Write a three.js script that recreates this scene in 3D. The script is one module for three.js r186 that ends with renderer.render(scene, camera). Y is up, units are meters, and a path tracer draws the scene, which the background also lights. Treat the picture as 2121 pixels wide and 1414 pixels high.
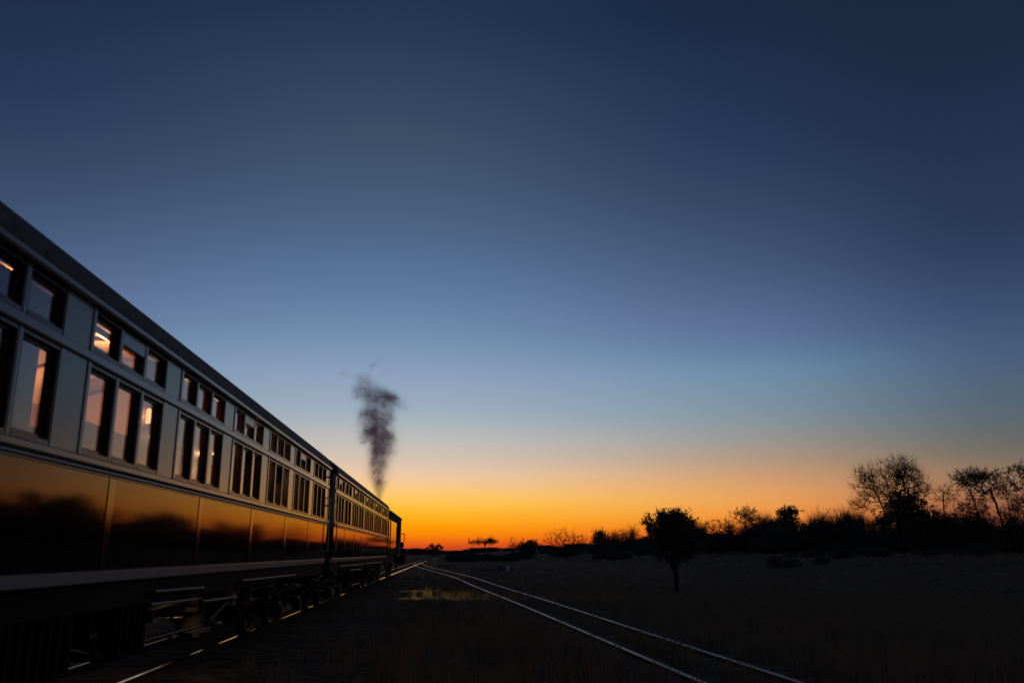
import * as THREE from 'three';
import { ImprovedNoise } from 'three/addons/math/ImprovedNoise.js';
import { mergeGeometries } from 'three/addons/utils/BufferGeometryUtils.js';

// ------------------------------------------------------------------ camera
// x: away from the train, to its right; -z: the way the train points; rail heads at y = 0
const EYE = 1.475, FPX = 1776, YAW = 4.175 * Math.PI / 180, PITCH = 13.823 * Math.PI / 180;
const scene = new THREE.Scene();
const camera = new THREE.PerspectiveCamera(2 * Math.atan(707 / FPX) * 180 / Math.PI, 1024 / 682, 0.1, 9000);
camera.position.set(0, EYE, 0);
camera.rotation.order = 'YXZ';
camera.rotation.set(PITCH, -YAW, 0);
camera.focus = 45; camera.userData.fStop = 1.8;
scene.add(camera);
camera.updateMatrixWorld(true);

const renderer = new THREE.WebGLRenderer({ antialias: true });
renderer.setSize(1024, 682);
renderer.toneMapping = THREE.LinearToneMapping;
renderer.toneMappingExposure = 1;
renderer.shadowMap.enabled = true;

// ------------------------------------------------------------------ sky: clear dusk, the sun just gone down behind the train
const SUN_AZ = -3.93 * Math.PI / 180;                    // measured from -z towards +x
const toLin = (c) => c.map((v) => { v /= 255; return v <= 0.04045 ? v / 12.92 : Math.pow((v + 0.055) / 1.055, 2.4); });
const SKY_ROWS = [                                        // azimuth from the sun in degrees, then [elevation, r, g, b]
  [0, [0, 178, 62, 38], [0.47, 222, 84, 26], [0.94, 246, 122, 12], [1.50, 255, 150, 2], [2.44, 255, 180, 36], [3.67, 254, 200, 104], [4.89, 240, 201, 160], [6.11, 214, 195, 178], [7.52, 190, 189, 186], [9.21, 160, 176, 190], [11.5, 141, 161, 188], [13.4, 122, 148, 178], [15, 110, 136, 170], [18.8, 88, 114, 150], [22.8, 72, 94, 122], [26.8, 60, 80, 104], [30.6, 49, 67, 93], [35.2, 35, 53, 81], [50, 27, 42, 68], [90, 24, 36, 58]],
  [24, [0, 165, 58, 36], [0.47, 196, 72, 32], [0.94, 216, 92, 36], [1.50, 230, 116, 42], [2.44, 240, 146, 62], [3.67, 230, 160, 92], [4.89, 206, 157, 113], [6.11, 178, 152, 130], [7.52, 151, 150, 148], [9.21, 128, 147, 160], [11.5, 112, 140, 166], [13.4, 97, 122, 156], [15, 88, 110, 146], [18.8, 67, 88, 119], [22.8, 51, 70, 98], [26.8, 39, 57, 86], [30.6, 32, 49, 76], [35.2, 25, 41, 65], [50, 24, 38, 62], [90, 24, 36, 58]],
  [39, [0, 120, 52, 38], [0.47, 134, 58, 40], [0.94, 146, 66, 44], [1.50, 154, 76, 50], [2.44, 154, 90, 62], [3.67, 152, 106, 80], [4.89, 142, 114, 94], [6.11, 116, 109, 100], [7.52, 97, 104, 107], [9.21, 84, 102, 118], [11.5, 74, 95, 122], [13.4, 65, 86, 117], [15, 57, 77, 109], [18.8, 43, 60, 88], [22.8, 37, 53, 80], [26.8, 31, 46, 71], [30.6, 27, 42, 63], [35.2, 25, 39, 60], [50, 23, 36, 58], [90, 24, 36, 58]],
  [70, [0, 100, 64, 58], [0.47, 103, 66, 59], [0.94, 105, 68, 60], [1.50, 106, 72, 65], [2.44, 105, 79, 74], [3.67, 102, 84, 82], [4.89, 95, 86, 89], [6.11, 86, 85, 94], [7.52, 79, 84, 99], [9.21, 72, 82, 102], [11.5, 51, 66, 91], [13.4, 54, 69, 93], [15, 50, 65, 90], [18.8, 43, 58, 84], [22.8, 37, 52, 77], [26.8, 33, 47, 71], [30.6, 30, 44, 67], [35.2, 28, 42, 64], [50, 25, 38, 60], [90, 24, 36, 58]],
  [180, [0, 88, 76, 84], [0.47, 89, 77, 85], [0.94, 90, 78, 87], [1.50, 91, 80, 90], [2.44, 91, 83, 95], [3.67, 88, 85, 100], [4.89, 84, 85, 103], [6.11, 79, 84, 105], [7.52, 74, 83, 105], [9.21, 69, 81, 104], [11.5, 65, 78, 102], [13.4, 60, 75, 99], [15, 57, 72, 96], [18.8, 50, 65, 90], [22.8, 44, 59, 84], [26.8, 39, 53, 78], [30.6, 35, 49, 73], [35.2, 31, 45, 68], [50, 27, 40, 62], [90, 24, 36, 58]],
];
// monotone cubic through (xs, ys)
function curve(xs, ys) {
  const n = xs.length, d = [], m = [];
  for (let i = 0; i < n - 1; i++) d.push((ys[i + 1] - ys[i]) / (xs[i + 1] - xs[i]));
  m.push(d[0]);
  for (let i = 1; i < n - 1; i++) m.push(d[i - 1] * d[i] <= 0 ? 0 : 2 * d[i - 1] * d[i] / (d[i - 1] + d[i]));
  m.push(d[n - 2]);
  return (x) => {
    if (x <= xs[0]) return ys[0];
    if (x >= xs[n - 1]) return ys[n - 1];
    let i = 0;
    while (x > xs[i + 1]) i++;
    const h = xs[i + 1] - xs[i], t = (x - xs[i]) / h, t2 = t * t, t3 = t2 * t;
    return (2 * t3 - 3 * t2 + 1) * ys[i] + (t3 - 2 * t2 + t) * h * m[i] + (3 * t2 - 2 * t3) * ys[i + 1] + (t3 - t2) * h * m[i + 1];
  };
}
{
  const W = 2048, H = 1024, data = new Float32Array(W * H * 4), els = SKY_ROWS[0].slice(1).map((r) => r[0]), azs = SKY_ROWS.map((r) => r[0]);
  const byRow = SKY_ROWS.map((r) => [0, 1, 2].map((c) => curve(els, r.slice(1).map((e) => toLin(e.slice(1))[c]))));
  for (let row = 0; row < H; row++) {
    const el = Math.max(0, ((row + 0.5) / H - 0.5) * 180);
    // around the sky at this height; mirrored so that the curve is level at the sun and opposite it
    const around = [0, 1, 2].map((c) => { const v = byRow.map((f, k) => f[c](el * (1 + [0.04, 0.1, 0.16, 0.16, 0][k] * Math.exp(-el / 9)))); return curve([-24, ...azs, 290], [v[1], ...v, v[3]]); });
    const table = [];
    for (let k = 0; k <= 720; k++) table.push(around.map((f) => f(k / 4)));
    for (let col = 0; col < W; col++) {
      const a = ((col + 0.5) / W - 0.5) * 2 * Math.PI;   // atan2(z, x)
      const az = Math.atan2(Math.cos(a), -Math.sin(a));  // from -z towards +x
      let off = Math.abs(az - SUN_AZ); if (off > Math.PI) off = 2 * Math.PI - off;
      const k = off * 180 / Math.PI * 4, k0 = Math.min(719, Math.floor(k)), t = k - k0;
      for (let c = 0; c < 3; c++) data[(row * W + col) * 4 + c] = table[k0][c] * (1 - t) + table[k0 + 1][c] * t;
      data[(row * W + col) * 4 + 3] = 1;
    }
  }
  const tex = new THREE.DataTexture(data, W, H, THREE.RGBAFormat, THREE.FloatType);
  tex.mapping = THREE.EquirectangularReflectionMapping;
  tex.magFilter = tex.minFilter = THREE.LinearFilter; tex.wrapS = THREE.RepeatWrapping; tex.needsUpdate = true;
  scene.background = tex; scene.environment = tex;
}
// the last of the sun, at the horizon
const sun = new THREE.DirectionalLight(new THREE.Color(1, 0.42, 0.14), 0.02);
sun.name = 'sun';
sun.position.set(Math.sin(SUN_AZ) * 300, 300 * Math.tan(0.4 * Math.PI / 180), -Math.cos(SUN_AZ) * 300);
sun.castShadow = true; sun.shadow.radius = 12; sun.shadow.mapSize.set(2048, 2048);
Object.assign(sun.shadow.camera, { left: -120, right: 120, top: 60, bottom: -20, near: 1, far: 700 });
scene.add(sun, sun.target);

// ------------------------------------------------------------------ helpers
function rng(seed) { let a = seed >>> 0; return () => { a = (a + 0x6d2b79f5) | 0; let t = Math.imul(a ^ (a >>> 15), 1 | a); t = (t + Math.imul(t ^ (t >>> 7), 61 | t)) ^ t; return ((t ^ (t >>> 14)) >>> 0) / 4294967296; }; }
const noise = new ImprovedNoise(), V = (x, y, z) => new THREE.Vector3(x, y, z);
const fbm = (x, y, z, o = 4) => { let s = 0, a = 0.5; for (let i = 0; i < o; i++) { s += a * noise.noise(x, y, z); x *= 2.03; y *= 2.03; z *= 2.03; a *= 0.5; } return s; };
const smooth = (a, b, x) => { const t = Math.min(1, Math.max(0, (x - a) / (b - a))); return t * t * (3 - 2 * t); };
const used = new Map();
function named(base) { const n = used.get(base) ?? 0; used.set(base, n + 1); return n ? base + '_' + String(n).padStart(3, '0') : base; }
function tag(o, label, category, group, kind) { if (label) o.userData.label = label; if (category) o.userData.category = category; if (group) o.userData.group = group; if (kind) o.userData.kind = kind; return o; }
function thing(base, pos, label, category, group) { const g = new THREE.Group(); g.name = named(base); g.position.copy(pos); scene.add(g); return tag(g, label, category, group); }
function mesh(name, geo, mat, parent) { const m = new THREE.Mesh(geo, mat); m.name = parent === scene ? named(name) : name; parent.add(m); return m; }
// direction of the sight line through a point of the 2121 x 1414 picture; used to survey where things stand
function sight(px, py) { return V((px - 1060.5) / FPX, -(py - 707) / FPX, -1).applyQuaternion(camera.quaternion); }
const atForward = (px, py, s) => { const d = sight(px, py); return d.multiplyScalar(s / -d.z).add(camera.position); };
const atLateral = (px, py, x) => { const d = sight(px, py); return d.multiplyScalar(x / d.x).add(camera.position); };

function flat(pos, uv) {
  const g = new THREE.BufferGeometry();
  g.setAttribute('position', new THREE.BufferAttribute(pos instanceof Float32Array ? pos : new Float32Array(pos), 3));
  if (uv) g.setAttribute('uv', new THREE.BufferAttribute(new Float32Array(uv), 2));
  g.computeVertexNormals();
  return g;
}
// collects chamfered boxes, rods and other geometries into one geometry
class Build {
  constructor() { this.list = []; }
  add(g) { const h = g.index ? g.toNonIndexed() : g; for (const k of Object.keys(h.attributes)) if (!['position', 'normal', 'uv'].includes(k)) h.deleteAttribute(k); if (!h.attributes.uv) h.setAttribute('uv', new THREE.BufferAttribute(new Float32Array(h.attributes.position.count * 2), 2)); this.list.push(h); return this; }
  // box between two corners, in the axes (x, y, u) of a vehicle, u running forward
  box(x0, x1, y0, y1, u0, u1, c = 0) {
    const g = c > 0 ? chamfer(x1 - x0, y1 - y0, u1 - u0, c) : new THREE.BoxGeometry(x1 - x0, y1 - y0, u1 - u0);
    return this.add(g.translate((x0 + x1) / 2, (y0 + y1) / 2, -(u0 + u1) / 2));
  }
  rod(a, b, r, n = 8) {
    const d = b.clone().sub(a), g = new THREE.CylinderGeometry(r, r, d.length(), n, 1);
    g.applyQuaternion(new THREE.Quaternion().setFromUnitVectors(V(0, 1, 0), d.normalize())).translate((a.x + b.x) / 2, (a.y + b.y) / 2, (a.z + b.z) / 2);
    return this.add(g);
  }
  done() { return this.list.length === 1 ? this.list[0] : mergeGeometries(this.list); }
}
function chamfer(w, h, d, c) {
  c = Math.min(c, w / 2.5, h / 2.5, d / 2.5);
  const s = new THREE.Shape(), a = w / 2, b = h / 2;
  s.moveTo(-a + c, -b); s.lineTo(a - c, -b); s.lineTo(a, -b + c); s.lineTo(a, b - c); s.lineTo(a - c, b); s.lineTo(-a + c, b); s.lineTo(-a, b - c); s.lineTo(-a, -b + c);
  return new THREE.ExtrudeGeometry(s, { depth: d, bevelEnabled: false }).translate(0, 0, -d / 2);
}
const boxOf = (x0, x1, y0, y1, u0, u1, c) => new Build().box(x0, x1, y0, y1, u0, u1, c).done();

// tile of grey noise as a texture
function noiseTexture(size, f, make) {
  const data = new Uint8Array(size * size * 4);
  for (let y = 0; y < size; y++) for (let x = 0; x < size; x++) {
    const a = x / size * Math.PI * 2, b = y / size * Math.PI * 2;   // wrapped on a torus so that the tile has no seam
    const v = make((k, o, ph = 0) => { const q = k * f / 6.283; return fbm(Math.cos(a) * q + ph, Math.sin(a) * q + Math.cos(b) * q * 1.01, Math.sin(b) * q - ph, o); }, x / size, y / size);
    for (let c = 0; c < 3; c++) data[(y * size + x) * 4 + c] = Math.max(0, Math.min(255, Math.round(255 * (v.length ? v[c] : v))));
    data[(y * size + x) * 4 + 3] = 255;
  }
  const t = new THREE.DataTexture(data, size, size);
  t.wrapS = t.wrapT = THREE.RepeatWrapping; t.magFilter = THREE.LinearFilter; t.minFilter = THREE.LinearMipmapLinearFilter; t.generateMipmaps = true; t.needsUpdate = true;
  return t;
}

// ------------------------------------------------------------------ materials
const C = (r, g, b) => new THREE.Color().setRGB(r, g, b);
const std = (o) => new THREE.MeshStandardMaterial({ roughness: 0.8, ...o });
const phys = (o) => new THREE.MeshPhysicalMaterial(o);
const wavy = noiseTexture(256, 3, (n) => 0.5 + 0.5 * n(1, 3));
const fine = noiseTexture(256, 18, (n) => 0.5 + 0.9 * n(1, 4));
const worn = noiseTexture(256, 7, (n) => { const v = 0.9 + 0.5 * n(1, 4); return [v, v, v]; }); worn.colorSpace = THREE.SRGBColorSpace;
const M = {
  cream: phys({ color: C(0.4, 0.385, 0.32), roughness: 0.2, ior: 1.48 }),
  brown: phys({ color: C(0.026, 0.013, 0.009), roughness: 0.06, ior: 1.42, bumpMap: wavy, bumpScale: 0.0004 }),
  strip: phys({ color: C(0.04, 0.02, 0.012), roughness: 0.1, ior: 1.58 }),
  roof: std({ color: C(0.15, 0.122, 0.108), roughness: 0.75, map: worn }),
  mahogany: phys({ color: C(0.05, 0.014, 0.007), roughness: 0.3, ior: 1.5 }),
  black: phys({ color: C(0.01, 0.009, 0.009), roughness: 0.8, specularIntensity: 0.3 }),
  iron: std({ color: C(0.05, 0.045, 0.042), roughness: 0.5, metalness: 0.6 }),
  pale: std({ color: C(0.1, 0.09, 0.07), roughness: 0.35, metalness: 0.4 }),
  steel: std({ color: C(0.45, 0.4, 0.36), roughness: 0.24, metalness: 1 }),
  rail: std({ color: C(0.18, 0.155, 0.14), roughness: 0.38, metalness: 1 }),
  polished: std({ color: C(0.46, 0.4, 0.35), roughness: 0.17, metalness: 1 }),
  darkCream: std({ color: C(0.24, 0.19, 0.12), roughness: 0.7 }),  // dull dark cream for the domed tank, not metal
  glass: phys({ color: C(0.96, 0.96, 0.96), transmission: 1, thickness: 0, roughness: 0, ior: 1.62 }),
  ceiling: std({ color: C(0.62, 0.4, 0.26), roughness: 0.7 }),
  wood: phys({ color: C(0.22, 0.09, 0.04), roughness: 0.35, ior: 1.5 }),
  curtain: std({ color: C(0.34, 0.05, 0.035), roughness: 0.95 }),
  golden: std({ color: C(0.5, 0.28, 0.06), roughness: 0.95 }),
  bulb: std({ color: C(0.8, 0.6, 0.3), emissive: new THREE.Color(1, 0.55, 0.2), emissiveIntensity: 1.6 }),
  sleeper: std({ color: C(0.09, 0.065, 0.05), roughness: 0.95, map: worn }),
  bark: std({ color: C(0.05, 0.038, 0.03), roughness: 0.95 }),
  twig: std({ color: C(0.06, 0.043, 0.036), roughness: 0.95 }),
  leaf: phys({ specularIntensity: 0.25, color: C(0.12, 0.1, 0.07), roughness: 0.75, side: THREE.DoubleSide }),
  dryLeaf: phys({ specularIntensity: 0.25, color: C(0.12, 0.085, 0.06), roughness: 0.8, side: THREE.DoubleSide }),
  grass: phys({ specularIntensity: 0.15, color: C(0.33, 0.225, 0.125), roughness: 0.9, side: THREE.DoubleSide }),
  rock: std({ color: C(0.09, 0.08, 0.07), roughness: 0.9 }),
  chalk: std({ color: C(0.6, 0.56, 0.48), roughness: 0.85 }),
  soot: phys({ color: C(0.95, 0.78, 0.82), roughness: 1, transmission: 0.85, thickness: 0, specularIntensity: 0, side: THREE.DoubleSide }),
};

// ------------------------------------------------------------------ ground
const MAIN_X = -4.36;
const SIDING = [[4.75, -14], [4.25, -2], [3.62, 10], [3.34, 15], [2.7, 26.5], [1.78, 41], [1.0, 55], [-0.32, 70], [-2.3, 92], [-3.75, 115], [-4.3, 135], [MAIN_X + 0.0, 150]];
const sidingX = curve(...[0, 1].map((k) => SIDING.slice(1).map((q) => q[1 - k])));
function groundY(x, z) {
  const s = -z, r = Math.hypot(x, z);
  const front = smooth(8, 40, s);
  let y = -0.055 + 0.12 * smooth(158, 172, s) * (1 - smooth(2, 9, Math.abs(x - MAIN_X)));
  y += 1.32 * smooth(9, 32, x) * smooth(24, 66, r) * front;                         // land climbs gently to the thicket
  y += 1.7 * smooth(14, 46, x) * smooth(82, 135, r) * front * (1 - smooth(400, 900, r));
  const bed = smooth(0.9, 2.4, Math.abs(x - sidingX(s)));
  y += 0.04 * bed * fbm(x * 0.35, 0.3, z * 0.35) * smooth(2, 5, Math.abs(x - MAIN_X)) + 0.35 * fbm(x * 0.03, 4.1, z * 0.03, 3) * smooth(9, 40, Math.abs(x)) * smooth(30, 80, r);
  // shallow ditch with a low bank across the field
  const ditch = s - 33.6 - 0.9 * fbm(x * 0.15, 9.2, 0, 2), across = smooth(4.6, 6.5, x);
  y += across * (1 - smooth(14, 20, x)) * (-0.42 * Math.exp(-(ditch * ditch) / 0.5) + 0.09 * Math.exp(-((ditch + 1.1) ** 2) / 0.5));
  return y;
}
{
  const NA = 320, pos = [], col = [], idx = [], uv = [];
  const rs = [0]; for (let r = 0.6; r < 9000; r *= r < 5 ? 1.09 : r < 130 ? 1.0125 : 1.09) rs.push(r); rs.push(9000);
  const NR = rs.length - 1;
  for (let i = 0; i <= NR; i++) for (let j = 0; j <= NA; j++) {
    // finer in front of the camera
    const t = j / NA * 2 - 1, a = Math.PI * (0.42 * t + 0.58 * t * t * t), x = rs[i] * Math.sin(a), z = -rs[i] * Math.cos(a);
    pos.push(x, groundY(x, z), z); uv.push(x / 5, z / 5);
    // bare earth and dead grass in patches
    const g = smooth(-0.2, 0.3, fbm(x * 0.09, 2.2, z * 0.09, 5) + 0.1 * smooth(30, 60, rs[i]) * smooth(5, 14, x)), track = 1 - smooth(1.6, 3, Math.abs(x - MAIN_X)), q = g * (1 - track);
    const m = 0.85 + 0.7 * fbm(x * 0.22, 7.7, z * 0.5, 5);
    col.push((0.255 + 0.09 * q) * m, (0.158 + 0.08 * q) * m, (0.094 + 0.055 * q) * m);
  }
  for (let i = 0; i < NR; i++) for (let j = 0; j < NA; j++) { const k = i * (NA + 1) + j; idx.push(k, k + NA + 1, k + 1, k + 1, k + NA + 1, k + NA + 2); }
  const g = new THREE.BufferGeometry();
  g.setAttribute('position', new THREE.Float32BufferAttribute(pos, 3)); g.setAttribute('uv', new THREE.Float32BufferAttribute(uv, 2)); g.setAttribute('color', new THREE.Float32BufferAttribute(col, 3));
  g.setIndex(idx); g.computeVertexNormals();
  const nn = g.attributes.normal; if (nn.getY(1000) < 0) { for (let i = 0; i < idx.length; i += 3) { const t = idx[i]; idx[i] = idx[i + 1]; idx[i + 1] = t; } g.setIndex(idx); g.computeVertexNormals(); }
  const soil = noiseTexture(512, 20, (n) => { const v = 0.8 + 0.75 * n(1, 5); return [v, v * 0.99, v * 0.97]; }); soil.colorSpace = THREE.SRGBColorSpace;
  const lumps = noiseTexture(512, 26, (n) => 0.5 + 0.8 * n(1, 5));
  tag(mesh('ground', g, phys({ vertexColors: true, map: soil, bumpMap: lumps, bumpScale: 0.05, roughness: 0.97, specularIntensity: 0.12 }), scene), 'dark bare earth and dead grass of the plain beside the tracks', null, null, 'structure');
}

// ------------------------------------------------------------------ railway tracks
function railShape() {
  const s = new THREE.Shape();
  const p = [[-0.055, -0.13], [0.055, -0.13], [0.055, -0.118], [0.01, -0.1], [0.01, -0.038], [0.034, -0.028], [0.034, -0.008], [0.026, 0], [-0.026, 0], [-0.034, -0.008], [-0.034, -0.028], [-0.01, -0.038], [-0.01, -0.1], [-0.055, -0.118]];
  s.moveTo(...p[0]); for (const q of p.slice(1)) s.lineTo(...q); s.closePath();
  return s.getPoints();
}
function railAlong(line, off, n) {
  const prof = railShape(), pos = [], nor = [], uv = [], pts = [];
  for (let i = 0; i <= n; i++) { const t = i / n, p = line.getPointAt(t), d = line.getTangentAt(t), r = V(-d.z, 0, d.x).normalize(); pts.push([p.clone().addScaledVector(r, off), r, t * line.getLength()]); }
  for (let i = 0; i < n; i++) for (let k = 0; k < prof.length; k++) {
    const a = prof[k], b = prof[(k + 1) % prof.length], at = (j, q) => pts[j][0].clone().addScaledVector(pts[j][1], q.x).add(V(0, q.y, 0));
    const A = at(i, a), B = at(i, b), Cc = at(i + 1, b), D = at(i + 1, a);
    for (const v of [A, B, Cc, A, Cc, D]) pos.push(v.x, v.y, v.z);
    const ua = pts[i][2] * 2, ub = pts[i + 1][2] * 2; uv.push(k, ua, k + 1, ua, k + 1, ub, k, ua, k + 1, ub, k, ub);
  }
  return flat(pos, uv);
}
function track(base, points, label, n, from, to, steel = M.rail) {
  const line = new THREE.CatmullRomCurve3(points.map(([x, s]) => V(x, 0, -s))), len = line.getLength();
  const root = thing(base, V(0, 0, 0), label, 'railway track');
  line.arcLengthDivisions = 600; line.updateArcLengths();
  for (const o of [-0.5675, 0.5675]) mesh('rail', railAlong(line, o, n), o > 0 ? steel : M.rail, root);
  const r = rng(points.length * 77), shapes = [0, 1, 2].map((k) => chamfer(2.0 + 0.1 * k, 0.16, 0.24 + 0.01 * k, 0.012).rotateX(0));
  for (let d = from; d < Math.min(len, to); d += 0.74) {
    const p = line.getPointAt(d / len), t = line.getTangentAt(d / len), m = mesh('sleeper', shapes[Math.floor(r() * 3)], M.sleeper, root);
    m.position.set(p.x + (r() - 0.5) * 0.05, -0.055 - 0.08 + 0.016 * (r() - 0.3), p.z); m.rotation.y = Math.atan2(-t.x, -t.z) + (r() - 0.5) * 0.04;
  }
  return root;
}
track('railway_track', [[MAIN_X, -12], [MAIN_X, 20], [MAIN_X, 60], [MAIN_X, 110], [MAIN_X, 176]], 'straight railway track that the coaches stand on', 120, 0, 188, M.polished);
track('siding_track', SIDING, 'curved pair of rails crossing the bare ground to join the main line', 260, 0, 128);

// ------------------------------------------------------------------ passenger coaches
const HW = 1.46, FLOOR = 1.25;
const lamps = [];
function lampLight(p, cd, tint = [1, 0.5, 0.2], soft = 2) { const l = new THREE.PointLight(new THREE.Color(...tint), cd); l.name = 'lamp_light'; l.position.copy(p); l.castShadow = true; l.shadow.radius = soft; scene.add(l); lamps.push(l); }

function wheelset(parent, u, r) {
  for (const s of [-1, 1]) {
    const b = new Build();
    const tread = [[0.03, -0.065], [0.1, -0.055], [0.1, -0.02], [r - 0.07, -0.015], [r - 0.07, -0.06], [r, -0.065], [r, 0.045], [r + 0.028, 0.055], [r + 0.028, 0.075], [r - 0.06, 0.08], [r - 0.07, 0.02], [0.1, 0.015], [0.1, 0.06], [0.03, 0.06]].map(([a, c]) => new THREE.Vector2(a, c));
    b.add(new THREE.LatheGeometry(tread, 28).rotateZ(s > 0 ? Math.PI / 2 : -Math.PI / 2).translate(s * 0.57, r, -u));
    mesh('wheel', b.done(), M.iron, parent);
  }
}
function bogie(root, u, toSide = 0) {
  const base = new Build();
  for (const s of [-1, 1]) {
    base.box(s * 1.02 - 0.04, s * 1.02 + 0.04, 0.68, 0.8, u - 1.45, u + 1.45, 0.01);
    base.box(s * 1.02 - 0.035, s * 1.02 + 0.035, 0.3, 0.38, u - 0.6, u + 0.6, 0.01);
    for (const e of [-1, 1]) base.box(s * 1.02 - 0.03, s * 1.02 + 0.03, 0.38, 0.68, u + e * 0.5 - 0.05, u + e * 0.5 + 0.05, 0.01);
  }
  base.box(-1.0, 1.0, 0.68, 0.83, u - 0.22, u + 0.22, 0.02).box(-0.98, 0.98, 0.68, 0.78, u - 1.45, u - 1.35).box(-0.98, 0.98, 0.68, 0.78, u + 1.35, u + 1.45);
  const b = mesh('bogie', base.done(), M.black, root);
  for (const e of [-1, 1]) {
    wheelset(b, u + e * 1.05, 0.43);
    mesh('axle', new Build().rod(V(-1.1, 0.43, -(u + e * 1.05)), V(1.1, 0.43, -(u + e * 1.05)), 0.07, 12).done(), M.iron, b);
    for (const s of [-1, 1]) {
      mesh('axle_box', new Build().box(s * 1.11 - 0.09, s * 1.11 + 0.09, 0.29, 0.57, u + e * 1.05 - 0.13, u + e * 1.05 + 0.13, 0.02).add(new THREE.CylinderGeometry(0.09, 0.11, 0.05, 16).rotateZ(Math.PI / 2).translate(s * 1.22, 0.42, -(u + e * 1.05))).done(), M.iron, b);
    }
  }
  for (const s of [-1, 1]) {
    const sp = new Build();
    for (let k = 0; k < 6; k++) { const w = 0.52 - k * 0.075; sp.box(s * 1.12 - 0.045, s * 1.12 + 0.045, 0.34 + k * 0.026, 0.363 + k * 0.026, u - w, u + w); }
    mesh('leaf_spring', sp.done(), M.iron, b);
    for (const e of [-1, 1]) mesh('brake_hanger', new Build().rod(V(s * 0.95, 0.7, -(u + e * 0.5)), V(s * 0.95, 0.34, -(u + e * 0.55)), 0.03).done(), M.iron, b);
  }
}

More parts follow.
